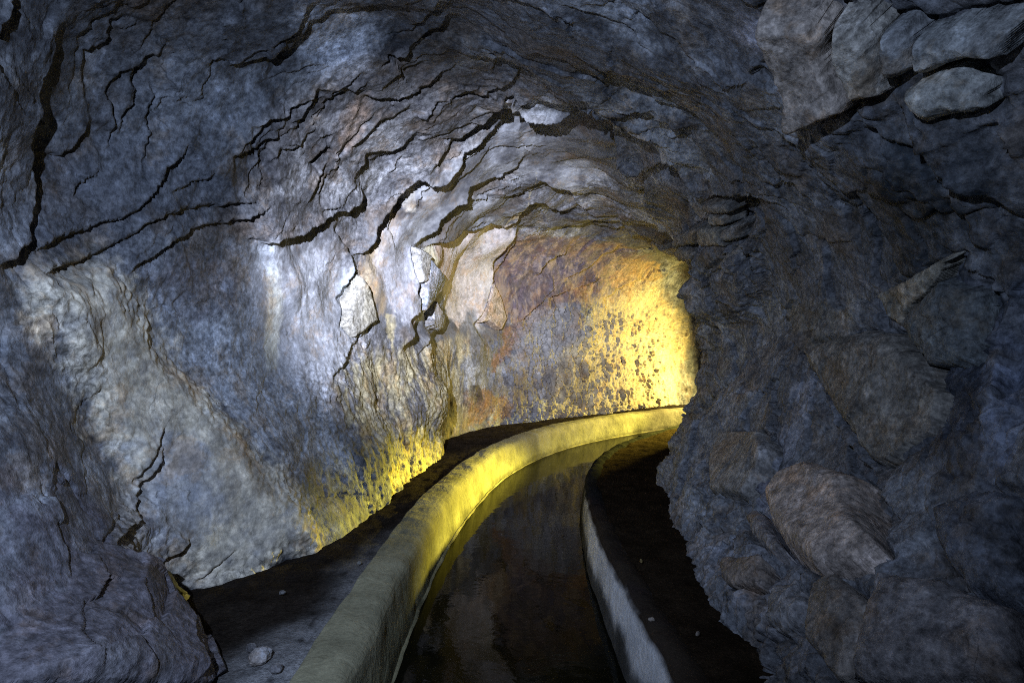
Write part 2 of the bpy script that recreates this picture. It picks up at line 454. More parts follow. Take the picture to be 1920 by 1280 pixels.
# upright breaks of the left wall (walked upward: recess to the right)
ledge('C', [(660, 440), (740, 310), (790, 200), (770, 90), (740, -20), (680, -110)], .04, .18)
ledge('C', [(590, 1080), (680, 980), (715, 910), (765, 790), (830, 720), (890, 670), (955, 610)], .04, .18)
ledge('C', [(1160, 870), (1210, 790), (1280, 680), (1310, 600), (1370, 490), (1390, 430), (1450, 340), (1495, 270)], .045, .2)
ledge('C', [(1240, 600), (1300, 530), (1310, 430), (1280, 380), (1300, 330), (1270, 200), (1280, 120), (1265, 20)], .04, .12)
ledge('C', [(1310, 890), (1390, 800), (1440, 690), (1500, 640)], .03, .15)
ledge('R5', [(740, 420), (790, 350), (820, 260), (830, 150), (880, 110), (910, 60), (940, 10)], .05, .22)
ledge('R4', [(335, 900), (360, 790), (380, 710), (430, 650), (450, 590)], .035, .10)
ledge('R4', [(355, 700), (420, 600), (442, 545)], .02, .06)
ledge('R4', [(425, 940), (490, 900), (515, 860)], .04, .10)
ledge('R7', [(1035, 480), (1040, 380), (1055, 260), (1085, 180), (1110, 70)], .06, .15)
ledge('R7', [(860, 820), (885, 890), (910, 960), (930, 1000)], .04, .1)
ledge('E', [(510, 670), (505, 560), (540, 440), (580, 340), (615, 230), (595, 140), (600, 30)], .035, .12)
crack('R4', [(280, 990), (300, 900), (350, 760)], .015)
crack('D', [(190, 720), (300, 600), (410, 490)], .02)
print('ledges', time.time() - T0)

# ------------------------------------------------------------------ colour of the stone, with some light and shade painted in
c1 = fbm(P0, 2.2, 3, 101); c2 = fbm(P0, 6.5, 3, 111); c3 = fbm(P0, 21, 2, 121)
ALB = np.empty((NU, NV, 3), np.float32)
A0 = np.array([.15, .153, .163]); A1 = np.array([.35, .36, .375]); A2 = np.array([.12, .10, .085]); A3 = np.array([.05, .052, .06])
def mixc(a, b, m): return a * (1 - m[..., None]) + b * m[..., None]
ALB[:] = A0
ALB = mixc(ALB, A1, sstep(.0, .7, c1 * .8 + .7 * c2 + .25 * c3) * .8)
ALB = mixc(ALB, A2, sstep(.1, .8, -c1 * .6 + c2 * .7 + .2 * c3) * .7)
ALB = mixc(ALB, A3, sstep(.1, .75, c3 * .6 - c2 * .7) * .7)
ALB = mixc(ALB, np.array([.15, .155, .165]), rightm * .5)
vaultleft_shade = sstep(4.0, 4.6, VK + .12 * w1) * (1 - sstep(6.3, 7.4, VK)) * (1 - sstep(7.2, 8.6, UK))
ALB = ALB * (1 - .50 * vaultleft_shade[..., None])  # shade painted into the left vault, which the torch overlights
vaultmid_light = sstep(6.4, 7.4, VK) * (1 - sstep(8.4, 9.4, VK)) * (1 - sstep(10.2, 11.4, UK))
ALB = ALB * (1 + (.05 + .8 * sstep(6.4, 7.6, UK))[..., None] * vaultmid_light[..., None])  # torch light painted into the crown, brighter further in
rightmid_light = rightm * sstep(6.6, 7.4, UK)
ALB = ALB * (1 + .25 * rightmid_light[..., None] * (1 - vaultmid_light[..., None]))  # right wall lightened past the near part, standing in for torch light
# pale washed left wall
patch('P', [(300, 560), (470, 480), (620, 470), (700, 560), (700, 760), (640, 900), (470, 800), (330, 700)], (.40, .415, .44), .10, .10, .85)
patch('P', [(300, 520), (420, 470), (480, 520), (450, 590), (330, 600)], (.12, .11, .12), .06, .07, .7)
patch('R4', [(130, 90), (250, 80), (340, 80), (400, 180), (470, 320), (560, 420), (700, 540), (750, 640), (860, 740), (920, 830), (920, 910), (830, 930), (740, 1010), (600, 1020), (540, 1000), (440, 930),
             (360, 940), (340, 820), (360, 700), (290, 610), (220, 470), (150, 330), (100, 150)], (.64, .57, .44), .075, .085, .92, .07, .14)
patch('R4', [(420, 560), (580, 600), (600, 800), (500, 900), (380, 900), (360, 760)], (.27, .285, .32), .06, .05, .8)
patch('R4', [(600, 600), (720, 560), (760, 700), (640, 760), (590, 700)], (.24, .19, .13), .06, .06, .6, streak=.6)
patch('R4', [(220, 220), (280, 220), (270, 260), (225, 270)], (.17, .13, .09), .02, .02, .8)
patch('R4', [(700, 200), (790, 130), (860, 230), (900, 420), (780, 480), (700, 400)], (.36, .38, .42), .06, .06, .6)
patch('C', [(170, 180), (240, 190), (250, 400), (240, 640), (190, 960), (120, 960), (120, 720), (150, 450)], (.68, .68, .60), .025, .02, 1.0)
patch('C', [(80, 60), (230, 30), (250, 180), (110, 190)], (.66, .70, .75), .05, .05, .8)
patch('F', [(30, 0), (330, 20), (420, 120), (430, 260), (300, 390), (120, 440), (40, 300)], (.46, .48, .52), .06, .06, .85)
patch('P', [(300, 120), (430, 90), (520, 220), (430, 330), (270, 380), (180, 300)], (.25, .265, .29), .10, .10, .5)
patch('F', [(230, 640), (330, 520), (410, 540), (350, 700), (300, 800), (220, 800)], (.20, .15, .115), .04, .03, .8)
patch('P', [(60, 240), (330, 240), (470, 330), (330, 440), (200, 480), (60, 480)], (.075, .078, .088), .10, .10, .75)  # painted shade: dims the vault shoulder close to the torch
# tan and pale sheets round the bright middle
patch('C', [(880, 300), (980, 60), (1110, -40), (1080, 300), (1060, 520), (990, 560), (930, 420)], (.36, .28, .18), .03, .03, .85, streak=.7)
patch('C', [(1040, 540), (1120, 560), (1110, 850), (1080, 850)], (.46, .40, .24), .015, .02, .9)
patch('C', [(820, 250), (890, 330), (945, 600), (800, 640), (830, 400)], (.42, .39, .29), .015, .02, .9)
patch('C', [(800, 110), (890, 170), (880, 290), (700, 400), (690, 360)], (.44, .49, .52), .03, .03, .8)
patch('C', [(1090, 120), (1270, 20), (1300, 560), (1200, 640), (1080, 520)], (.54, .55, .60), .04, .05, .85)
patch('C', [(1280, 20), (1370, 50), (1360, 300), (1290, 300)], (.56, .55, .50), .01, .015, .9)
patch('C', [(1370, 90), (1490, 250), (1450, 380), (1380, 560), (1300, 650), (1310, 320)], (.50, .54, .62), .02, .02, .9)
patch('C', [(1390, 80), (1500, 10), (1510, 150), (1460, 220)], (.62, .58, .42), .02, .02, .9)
patch('A', [(1080, 920), (1230, 820), (1440, 740), (1640, 700), (1600, 860), (1470, 1000), (1450, 1280), (1380, 1480), (1290, 1360), (1200, 1500), (1120, 1380)], (.62, .57, .55), .03, .03, .95)
patch('A', [(1090, 900), (1180, 880), (1160, 1150), (1080, 1150)], (.42, .30, .20), .03, .03, .7, streak=.6)
patch('A', [(1400, 800), (1460, 760), (1440, 1200), (1340, 1280), (1380, 1000)], (.66, .64, .63), .02, .02, .8, streak=.6)
patch('A', [(860, 540), (930, 540), (920, 680), (870, 680)], (.50, .47, .40), .02, .02, .8)
patch('A', [(600, 900), (720, 600), (800, 700), (790, 850), (680, 960), (600, 1280), (520, 1280), (520, 1060)], (.33, .27, .18), .03, .03, .8, streak=.8)
patch('A', [(740, 600), (800, 760), (860, 1100), (700, 1280), (640, 1200)], (.38, .38, .40), .04, .04, .6)
patch('A', [(1530, 730), (1660, 660), (1740, 540), (1790, 380), (1720, 600)], (.48, .42, .26), .01, .015, .8)
patch('A', [(1480, 330), (1640, 130), (1660, 0), (1600, 0), (1480, 200)], (.40, .42, .46), .04, .04, .7)
# far vault: violet-brown stone with rusty and ochre veins
patch('R6', [(350, 110), (470, 10), (800, 0), (1000, 20), (1160, 90), (1190, 180), (1000, 330), (800, 330), (640, 290), (480, 420), (410, 420), (345, 200)], (.16, .118, .125), .05, .09, .95)
patch('R6', [(400, 520), (430, 430), (560, 320), (700, 250), (830, 200), (900, 260), (700, 320), (560, 420), (430, 580), (360, 640), (330, 700), (330, 620)], (.20, .115, .07), .035, .07, .9)
patch('R6', [(480, 430), (620, 330), (760, 330), (830, 420), (760, 600), (640, 680), (500, 720), (420, 640)], (.28, .265, .25), .06, .11, .75)
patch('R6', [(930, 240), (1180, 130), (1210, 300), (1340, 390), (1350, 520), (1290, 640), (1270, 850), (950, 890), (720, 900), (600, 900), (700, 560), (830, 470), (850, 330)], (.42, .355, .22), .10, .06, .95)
patch('R6', [(780, 160), (900, 60), (990, 20), (980, 60), (860, 130), (790, 190)], (.40, .29, .15), .012, .02, .8)
patch('R6', [(1000, 90), (1190, 120), (1190, 200), (1100, 220), (950, 260)], (.36, .24, .11), .03, .06, .8)
patch('R6', [(560, 90), (700, 60), (740, 40), (600, 250), (480, 330)], (.32, .25, .20), .03, .05, .55, streak=.5)
patch('R6', [(430, 700), (700, 620), (900, 640), (760, 900), (500, 900), (420, 900)], (.13, .105, .08), .05, .06, .75, streak=.5)
patch('R6', [(140, 800), (260, 760), (420, 820), (420, 900), (300, 920), (140, 980)], (.24, .14, .06), .04, .07, .85)
patch('R6', [(215, 740), (270, 740), (290, 820), (250, 830), (215, 790)], (.04, .035, .03), .012, .01, .9)
patch('R6', [(350, 110), (470, 10), (800, 0), (1000, 20), (1190, 180), (1000, 330), (800, 330), (640, 290), (480, 420), (410, 420), (345, 200)], (.36, .27, .18), .05, .05, .75, streak=-.12, seed=9)
patch('R6', [(380, 150), (700, 40), (980, 60), (800, 300), (500, 400)], (.09, .075, .085), .05, .05, .8, streak=-.15, seed=19)
# lower left: drips of ochre crust over dark stone, plus painted light and shade
patch('C', [(600, 1050), (720, 940), (960, 700), (1180, 880), (1640, 860), (1700, 1300), (1500, 1900), (1100, 2050), (900, 1900), (640, 1500)], (.09, .087, .088), .08, .08, .85)
patch('C', [(660, 1150), (760, 960), (1010, 900), (1640, 900), (1720, 1300), (1480, 1700), (1100, 1960), (980, 1750), (740, 1450)], (.38, .335, .20), .10, .10, .85, streak=.16)
patch('C', [(1180, 1500), (1280, 1440), (1420, 1560), (1500, 1650), (1480, 1730), (1200, 1900), (1090, 1960), (1000, 1900), (1150, 1700)], (.52, .43, .16), .03, .05, .85, streak=.6)  # ochre crust, with yellow lamplight from the bend painted in
patch('C', [(1180, 880), (1700, 700), (1690, 900), (1280, 960)], (.46, .40, .25), .05, .07, .7, streak=.4)
patch('P', [(-40, 900), (150, 900), (300, 1050), (460, 1290), (-40, 1290)], (.115, .105, .12), .10, .12, .7)  # corner darkened in colour to hold back the torch flood
# right wall
patch('R3', [(960, 640), (1250, 560), (1400, 700), (1740, 900), (1740, 1420), (1500, 1300), (1380, 1200), (1100, 1290), (930, 1000)], (.018, .025, .032), .16, .12, .95)  # falloff of the torch beam painted as dark rock
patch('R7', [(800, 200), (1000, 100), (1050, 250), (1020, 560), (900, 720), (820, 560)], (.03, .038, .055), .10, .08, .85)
patch('R3', [(420, 100), (560, 90), (580, 210), (480, 210), (410, 180)], (.55, .55, .62), .03, .035, .85)
patch('R7', [(430, 420), (500, 390), (470, 560), (380, 640), (370, 600)], (.34, .35, .39), .03, .05, .8, streak=.6)
patch('R7', [(360, 660), (430, 640), (410, 760), (400, 830), (440, 910), (340, 830), (335, 760)], (.22, .22, .26), .03, .03, .8)
patch('R7', [(210, 400), (280, 390), (300, 470), (220, 490)], (.28, .29, .31), .03, .05, .7)
patch('R7', [(400, 170), (640, 190), (620, 290), (500, 320), (430, 240)], (.21, .195, .16), .04, .05, .7)
patch('R7', [(160, 850), (260, 860), (420, 1010), (520, 1100), (500, 1180), (300, 1060), (200, 960)], (.25, .25, .27), .05, .08, .7, streak=.3)
patch('R7', [(230, 940), (330, 920), (380, 980), (280, 1010)], (.18, .14, .11), .03, .03, .8)
patch('R7', [(800, 1030), (900, 1060), (1110, 1160), (1110, 1230), (950, 1180), (820, 1100)], (.30, .30, .33), .03, .06, .7, streak=.4)
patch('R7', [(1060, 240), (1110, 120), (1110, 700), (1000, 720), (1010, 560)], (.22, .25, .33), .04, .05, .7, streak=.6)
ALB *= (1 + .16 * c3 + .10 * fine)[..., None]
lum = ALB.mean(axis=2, keepdims=True)
ALB = np.clip(lum + (ALB - lum) * 1.05, .02, .75)
print('colour', time.time() - T0)


# ------------------------------------------------------------------ materials
def new_mat(name):
    m = bpy.data.materials.new(name); m.use_nodes = True
    nt = m.node_tree; nt.nodes.clear()
    out = nt.nodes.new('ShaderNodeOutputMaterial'); b = nt.nodes.new('ShaderNodeBsdfPrincipled')
    nt.links.new(b.outputs[0], out.inputs[0])
    return m, nt, b

def noise(nt, vec, scale, detail=4, rough=.55, dist=0.):
    n = nt.nodes.new('ShaderNodeTexNoise'); n.inputs['Scale'].default_value = scale
    n.inputs['Detail'].default_value = detail; n.inputs['Roughness'].default_value = rough; n.inputs['Distortion'].default_value = dist
    nt.links.new(vec, n.inputs['Vector']); return n.outputs['Fac']

def math_n(nt, op, a, b=None, c=None):
    n = nt.nodes.new('ShaderNodeMath'); n.operation = op
    for k, v in enumerate((a, b, c)):
        if v is None: continue
        if isinstance(v, (int, float)): n.inputs[k].default_value = v
        else: nt.links.new(v, n.inputs[k])
    return n.outputs[0]

def mapr(nt, v, a, b, c, d):
    n = nt.nodes.new('ShaderNodeMapRange'); nt.links.new(v, n.inputs[0])
    for k, x in enumerate((a, b, c, d)): n.inputs[k + 1].default_value = x
    return n.outputs[0]

def mulcol(nt, col, fac):
    n = nt.nodes.new('ShaderNodeVectorMath'); n.operation = 'SCALE'
    if isinstance(col, tuple): n.inputs[0].default_value = col
    else: nt.links.new(col, n.inputs[0])
    nt.links.new(fac, n.inputs['Scale']); return n.outputs[0]

def mixrgb(nt, fac, a, b):
    n = nt.nodes.new('ShaderNodeMix'); n.data_type = 'RGBA'
    nt.links.new(fac, n.inputs['Factor'])
    for k, v in ((6, a), (7, b)):
        if isinstance(v, tuple): n.inputs[k].default_value = (*v, 1)
        else: nt.links.new(v, n.inputs[k])
    return n.outputs[2]

def bump(nt, b, h, dist, strength=1.0):
    n = nt.nodes.new('ShaderNodeBump'); n.inputs['Distance'].default_value = dist; n.inputs['Strength'].default_value = strength
    nt.links.new(h, n.inputs['Height']); nt.links.new(n.outputs[0], b.inputs['Normal'])

def rock_material(name):
    m, nt, b = new_mat(name)
    geo = nt.nodes.new('ShaderNodeNewGeometry').outputs['Position']
    at = nt.nodes.new('ShaderNodeAttribute'); at.attribute_name = 'tint'
    A = at.outputs['Alpha']
    n1 = noise(nt, geo, 12, 5, .72); n2 = noise(nt, geo, 48, 4, .74); n3 = noise(nt, geo, 170, 2, .65)
    f = math_n(nt, 'MULTIPLY', mapr(nt, n1, .32, .68, .50, 1.48), mapr(nt, n2, .32, .68, .58, 1.40))
    f = math_n(nt, 'MULTIPLY_ADD', math_n(nt, 'SUBTRACT', f, 1.0), A, 1.0)
    col = mulcol(nt, at.outputs['Color'], f)
    def tinted(c, rgb):
        v = nt.nodes.new('ShaderNodeVectorMath'); v.operation = 'MULTIPLY'
        nt.links.new(c, v.inputs[0]); v.inputs[1].default_value = rgb; return v.outputs[0]
    # rusty film and pale lime bloom with sharp broken edges
    col = mixrgb(nt, mapr(nt, noise(nt, geo, 4.2, 6, .74), .52, .60, 0, .75), col, tinted(col, (1.02, .84, .66)))
    lime = math_n(nt, 'MULTIPLY', mapr(nt, noise(nt, geo, 6.5, 6, .78), .575, .635, 0, .6), A)
    col = mixrgb(nt, lime, col, tinted(col, (1.75, 1.80, 1.90)))
    # fine joints
    dn = nt.nodes.new('ShaderNodeTexNoise'); dn.inputs['Scale'].default_value = 7; dn.inputs['Detail'].default_value = 3
    nt.links.new(geo, dn.inputs['Vector'])
    wv = nt.nodes.new('ShaderNodeVectorMath'); wv.operation = 'MULTIPLY_ADD'
    nt.links.new(dn.outputs['Color'], wv.inputs[0]); wv.inputs[1].default_value = (.16, .16, .16); nt.links.new(geo, wv.inputs[2])
    def joints(scale, width, lo, hi, ms):
        v = nt.nodes.new('ShaderNodeTexVoronoi'); v.feature = 'DISTANCE_TO_EDGE'; v.inputs['Scale'].default_value = scale
        nt.links.new(wv.outputs[0], v.inputs['Vector'])
        e = mapr(nt, v.outputs['Distance'], 0, width, 1, 0)
        return math_n(nt, 'MULTIPLY', e, mapr(nt, noise(nt, geo, ms, 2, .6), lo, hi, 0, 1))
    j = math_n(nt, 'MAXIMUM', joints(5.0, .018, .55, .64, 3.1), joints(13, .030, .57, .66, 5.3))
    j = math_n(nt, 'MULTIPLY', j, mapr(nt, A, 0, 1, .35, 1))
    pits = math_n(nt, 'MULTIPLY', mapr(nt, noise(nt, geo, 30, 4, .75), .60, .68, 0., .7), A)
    dark = math_n(nt, 'MAXIMUM', pits, math_n(nt, 'MULTIPLY', j, .8))
    col = mixrgb(nt, dark, col, mulcol(nt, col, mapr(nt, n3, 0, 1, .25, .45)))
    spark = math_n(nt, 'MULTIPLY', mapr(nt, noise(nt, geo, 210, 1, .5), .76, .80, 0, .7), A)
    col = mixrgb(nt, spark, col, tinted(col, (2.2, 2.2, 2.3)))
    nt.links.new(col, b.inputs['Base Color'])
    nt.links.new(mapr(nt, n1, .35, .65, .5, .9), b.inputs['Roughness'])
    b.inputs['Specular IOR Level'].default_value = .2
    h = math_n(nt, 'ADD', math_n(nt, 'MULTIPLY', n2, .8), math_n(nt, 'MULTIPLY', n1, 1.1))
    h = math_n(nt, 'MULTIPLY', h, mapr(nt, A, 0, 1, .25, 1))
    bump(nt, b, h, .0042)
    return m

ROCK = rock_material('tunnel_rock')

def concrete_material():
    m, nt, b = new_mat('mossy_concrete')
    geo = nt.nodes.new('ShaderNodeNewGeometry'); pos = geo.outputs['Position']
    at = nt.nodes.new('ShaderNodeAttribute'); at.attribute_name = 'tint'
    n1 = noise(nt, pos, 4.5, 5, .6); n2 = noise(nt, pos, 60, 4, .7); n3 = noise(nt, pos, 18, 4, .65, .6)
    f = math_n(nt, 'MULTIPLY', mapr(nt, n1, .3, .7, .72, 1.2), mapr(nt, n2, .3, .7, .82, 1.15))
    col = mulcol(nt, at.outputs['Color'], f)
    st = mapr(nt, n3, .57, .72, 0, .6)
    col = mixrgb(nt, st, col, mulcol(nt, col, mapr(nt, n2, 0, 1, .4, .6)))
    nt.links.new(col, b.inputs['Base Color'])
    nt.links.new(mapr(nt, n1, .3, .7, .55, .85), b.inputs['Roughness'])
    b.inputs['Specular IOR Level'].default_value = 0.0
    bump(nt, b, math_n(nt, 'ADD', math_n(nt, 'MULTIPLY', n2, .4), n3), .006)
    return m
CONC = concrete_material()

def dirt_material():
    m, nt, b = new_mat('wet_dirt')
    pos = nt.nodes.new('ShaderNodeNewGeometry').outputs['Position']
    at = nt.nodes.new('ShaderNodeAttribute'); at.attribute_name = 'tint'
    n1 = noise(nt, pos, 7, 5, .65); n2 = noise(nt, pos, 70, 5, .7); n3 = noise(nt, pos, 240, 2, .6)
    f = math_n(nt, 'MULTIPLY', mapr(nt, n1, .3, .7, .6, 1.35), mapr(nt, n2, .3, .7, .6, 1.4))
    nt.links.new(mulcol(nt, at.outputs['Color'], f), b.inputs['Base Color'])
    nt.links.new(mapr(nt, n1, .3, .7, .95, .7), b.inputs['Roughness'])
    b.inputs['Specular IOR Level'].default_value = 0.0
    bump(nt, b, math_n(nt, 'ADD', math_n(nt, 'MULTIPLY', n2, .7), math_n(nt, 'MULTIPLY', n3, .3)), .012)
    return m
DIRT = dirt_material()

def water_material():
    m, nt, b = new_mat('dark_water')
    pos = nt.nodes.new('ShaderNodeNewGeometry').outputs['Position']
    n1 = noise(nt, pos, 6, 3, .5, .6); n2 = noise(nt, pos, 22, 2, .5)
    b.inputs['Base Color'].default_value = (.004, .004, .002, 1)
    b.inputs['Roughness'].default_value = .05; b.inputs['IOR'].default_value = 1.33; b.inputs['Specular IOR Level'].default_value = .08
    bump(nt, b, math_n(nt, 'ADD', n1, math_n(nt, 'MULTIPLY', n2, .15)), .0014)
    return m
WATER = water_material()

# ------------------------------------------------------------------ single blocks that stick out of the wall
def joint(crop, pts, depth=.05, width=.012):
    tr = to_sheet(px(crop, pts), 12, True)
    if len(tr) < 3: return
    sl, D, S, R = polyline_field(tr, .06, True)
    DISP[sl] += (depth * np.exp(-(D / width) ** 2) * np.clip(.7 + .8 * pn(P0[sl], 7, 77), .0, 1.3)).astype(np.float32)

def block(name, crop, pts, h, color, label, cat='rock', bevel=.03, tilt=(0, 0), facets=(), rough=1.0, seed=0, group=None, sink=.07):
    """a stone with its own outline, thickness and back, let into the tunnel wall"""
    tr = to_sheet(px(crop, pts), 10, True)
    if len(tr) < 3: print('missed', label); return
    I = np.array([t[0] for t in tr]); J = np.array([t[1] for t in tr]); X = np.array([t[2] for t in tr])
    ia, ja = int(np.clip(np.median(I), 2, NU - 3)), int(np.clip(np.median(J), 2, NV - 3))
    su = np.linalg.norm(P0[ia + 1, ja] - P0[ia - 1, ja]) / 2; sv = np.linalg.norm(P0[ia, ja + 1] - P0[ia, ja - 1]) / 2
    st = .0042 * max(1.0, np.linalg.norm(X.mean(axis=0) - CAM) / 2.2) * Q
    pad = .04
    iu = np.arange(max(1, I.min() - pad / su), min(NU - 2, I.max() + pad / su), st / su)
    jv = np.arange(max(1, J.min() - pad / sv), min(NV - 2, J.max() + pad / sv), st / sv)
    def samp(Arr):
        i = np.clip(iu, 0, NU - 2); j = np.clip(jv, 0, NV - 2)
        a = np.floor(i).astype(int); b = np.floor(j).astype(int); fi = (i - a)[:, None, None]; fj = (j - b)[None, :, None]
        g = lambda x, y: Arr[np.ix_(x, y)]
        return (g(a, b) * (1 - fi) * (1 - fj) + g(a + 1, b) * fi * (1 - fj) + g(a, b + 1) * (1 - fi) * fj + g(a + 1, b + 1) * fi * fj)
    S = samp(P0); N = samp(N0); N = N / np.linalg.norm(N, axis=2)[..., None]
    base_d = samp(DISP[..., None])[..., 0]
    ii, jj = np.meshgrid(iu, jv, indexing='ij')
    wq = .010 * np.stack([pn(S, 16, 31 + seed), pn(S, 16, 32 + seed), pn(S, 16, 33 + seed)], 2) + .004 * np.stack([pn(S, 55, 34 + seed), pn(S, 55, 35 + seed), pn(S, 55, 36 + seed)], 2)
    W = S + wq * rough
    D = np.full(W.shape[:2], 9., np.float32)
    for k in range(len(X)):
        a, b = X[k], X[(k + 1) % len(X)]
        ab = b - a; L2 = ab @ ab
        if L2 < 1e-9 or L2 > .25: continue
        ap = W - a; t = np.clip((ap @ ab) / L2, 0, 1)
        D = np.minimum(D, np.linalg.norm(ap - t[..., None] * ab, axis=2))
    # inside test on warped indices
    nu_ = np.gradient(S, axis=0) / st * 1.0; nv_ = np.gradient(S, axis=1) / st
    di = (wq * nu_).sum(axis=2) / su; dj = (wq * nv_).sum(axis=2) / sv
    ins = inside_uv(I, J, ii + di * rough, jj + dj * rough)
    sd = np.where(ins, D, -D)
    t = np.clip(sd / bevel, 0, 1)
    hh = h * np.sqrt(np.clip(1 - (1 - t) ** 2, 0, 1))
    ci, cj = np.median(I), np.median(J)
    lu = (ii - ci) * su; lv = (jj - cj) * sv
    hh = hh * (1 + np.clip(tilt[0] * lu + tilt[1] * lv, -.8, 1.5))
    for (fx, fy), (nx, ny), ht, sl in facets:        # planes that cut the stone: through a photo point, falling towards an image direction
        r0 = cast(*px(crop, [(fx, fy)])[0]); r1 = cast(*px(crop, [(fx + nx, fy + ny)])[0])
        if r0 is None or r1 is None: continue
        d = (r1[2] - r0[2]); d = d / (np.linalg.norm(d) + 1e-9)
        hh = np.minimum(hh, np.maximum(ht * h - sl * ((S - r0[2]) @ d), -.02))
    fc = worley(lu + .02 * pn(S, 9, 61), lv + .02 * pn(S, 9, 62), .16, .13, seed + 3, .030, .016)
    nz = (1.6 if seed == 24 else .55) * fc + .005 * fbm(S, 9, 3, 140 + seed) + .0032 * fbm(S, 34, 3, 150 + seed)
    hh = hh + nz * rough * np.clip(t * 2, 0, 1)
    keep = sd > -st * 1.5
    dep = np.where(sd > 0, hh + .012 - .12 * base_d, -sink)
    V = S - N * dep[..., None]
    B = S + N * (sink + .02)
    nu, nv = keep.shape
    idx = np.arange(nu * nv).reshape(nu, nv)
    fk = keep[:-1, :-1] & keep[1:, :-1] & keep[:-1, 1:] & keep[1:, 1:]
    Fq = np.stack([idx[:-1, :-1], idx[1:, :-1], idx[1:, 1:], idx[:-1, 1:]], 2)[fk]
    if len(Fq) == 0: print('empty', label); return
    tot = nu * nv
    e = np.concatenate([Fq[:, [0, 1]], Fq[:, [1, 2]], Fq[:, [2, 3]], Fq[:, [3, 0]]])
    key = np.sort(e, axis=1); code = key[:, 0].astype(np.int64) * tot + key[:, 1]
    u, inv, cnt = np.unique(code, return_inverse=True, return_counts=True)
    be = e[cnt[inv] == 1]
    allF = np.concatenate([Fq, Fq[:, ::-1] + tot, np.stack([be[:, 1], be[:, 0], be[:, 0] + tot, be[:, 1] + tot], 1)])
    used, inv2 = np.unique(allF, return_inverse=True)
    VV = np.concatenate([V.reshape(-1, 3), B.reshape(-1, 3)])[used]
    FF = inv2.reshape(-1, 4)
    m1 = fbm(S, 5, 3, 160 + seed); m2 = fbm(S, 17, 3, 170 + seed)
    c = np.asarray(color, float) * (1 + .28 * m1 + .22 * m2)[..., None]
    dk = sstep(.1, .8, m1 - .5 * m2) * .45
    c = c * (1 - dk[..., None]) + np.array([.10, .095, .09]) * dk[..., None]
    own = samp(ALB)
    k_own = .8 if seed == 25 else .2
    c = np.clip(c * (1 - k_own) + own * k_own, .02, .8)
    cc = np.concatenate([c.reshape(-1, 3), c.reshape(-1, 3)])[used]
    org = VV.mean(axis=0)
    o = mesh_obj(name, VV - org, FF[:, ::-1], ROCK, None, np.concatenate([cc, np.ones((len(cc), 1))], 1))
    o.location = org
    return tag(o, label, cat, group)

BLOCKS = []
GB = 'stone blocks in the tunnel wall'
BLOCKS.append(('rock_block', 'R3', [(540, 40), (570, 100), (600, 170), (640, 260), (690, 370), (700, 530), (760, 540), (970, 470), (985, 430), (930, 330), (875, 180), (865, 60), (800, -10), (540, -10)], 0.090, (0.364, 0.309, 0.255),
      'large brown hanging block with a square lower corner, upper right of the vault', 'rock block', .02, (0, 0), (), .7, 1, GB))
BLOCKS.append(('rock_block', 'R3', [(890, 50), (905, 200), (965, 350), (1015, 432), (1140, 400), (1128, 250), (1108, 100), (1040, 10)], 0.084, (0.400, 0.373, 0.319),
      'tall mottled block wedged between the square-cornered block and a smooth grey block', 'rock block', .03, (0, 0), (), .7, 2, GB))
BLOCKS.append(('rock_block', 'R3', [(1118, 105), (1220, 70), (1268, 110), (1270, 285), (1185, 325), (1150, 310), (1140, 250)], 0.068, (0.309, 0.319, 0.319),
      'small smooth grey block with a rounded top in the upper right row of blocks', 'rock block', .03, (0, 0), (), .7, 3, GB))
BLOCKS.append(('rock_block', 'R3', [(1290, 110), (1292, 285), (1350, 300), (1480, 240), (1600, 195), (1740, 180), (1740, 60), (1450, 70)], 0.076, (0.273, 0.282, 0.273),
      'dark block right of the smooth grey block, at the upper right corner', 'rock block', .03, (0, 0), (), .7, 4, GB))
BLOCKS.append(('rock_block', 'R3', [(1215, 385), (1310, 320), (1480, 265), (1590, 350), (1625, 470), (1500, 490), (1400, 490), (1340, 520), (1260, 470)], 0.068, (0.400, 0.400, 0.364),
      'pale mottled boulder with ragged edge hanging below the row of blocks', 'rock block', .05, (0, 0), (), 1.2, 5, GB))
GS = 'small stacked stones under the vault'
BLOCKS.append(('rock_slab', 'R3', [(238, 955), (258, 917), (400, 912), (412, 955), (380, 968)], 0.076, (0.273, 0.260, 0.234), 'flat lintel-like stone on top of the small stack', 'rock slab', .015, (0, 0), (), .6, 6, GS))
BLOCKS.append(('rock_slab', 'R3', [(290, 974), (372, 978), (376, 1025), (300, 1030)], 0.059, (0.351, 0.338, 0.299), 'pale square stone just below the flat lintel-like stone', 'rock slab', .012, (0, 0), (), .6, 7, GS))
BLOCKS.append(('rock_slab', 'R3', [(248, 1040), (350, 1038), (345, 1090), (375, 1128), (265, 1120)], 0.059, (0.286, 0.267, 0.221), 'brownish stone under the pale square stone', 'rock slab', .02, (0, 0), (), .8, 8, GS))
BLOCKS.append(('rock_slab', 'R3', [(360, 1040), (450, 1020), (440, 1088), (385, 1105), (355, 1080)], 0.065, (0.260, 0.260, 0.247), 'grey rounded stone right of the brownish stone', 'rock slab', .03, (0, 0), (), .8, 9, GS))
BLOCKS.append(('rock_slab', 'R3', [(110, 1110), (180, 1055), (235, 1040), (236, 1112), (170, 1130)], 0.054, (0.234, 0.227, 0.208), 'wedge-shaped grey stone left of the brownish stone', 'rock slab', .025, (0, 0), (), .8, 10, GS))
BLOCKS.append(('rock_slab', 'R3', [(100, 1165), (180, 1130), (230, 1150), (225, 1190), (130, 1195)], 0.054, (0.260, 0.254, 0.234), 'low pale stone at the foot of the small stack', 'rock slab', .025, (0, 0), (), .8, 11, GS))
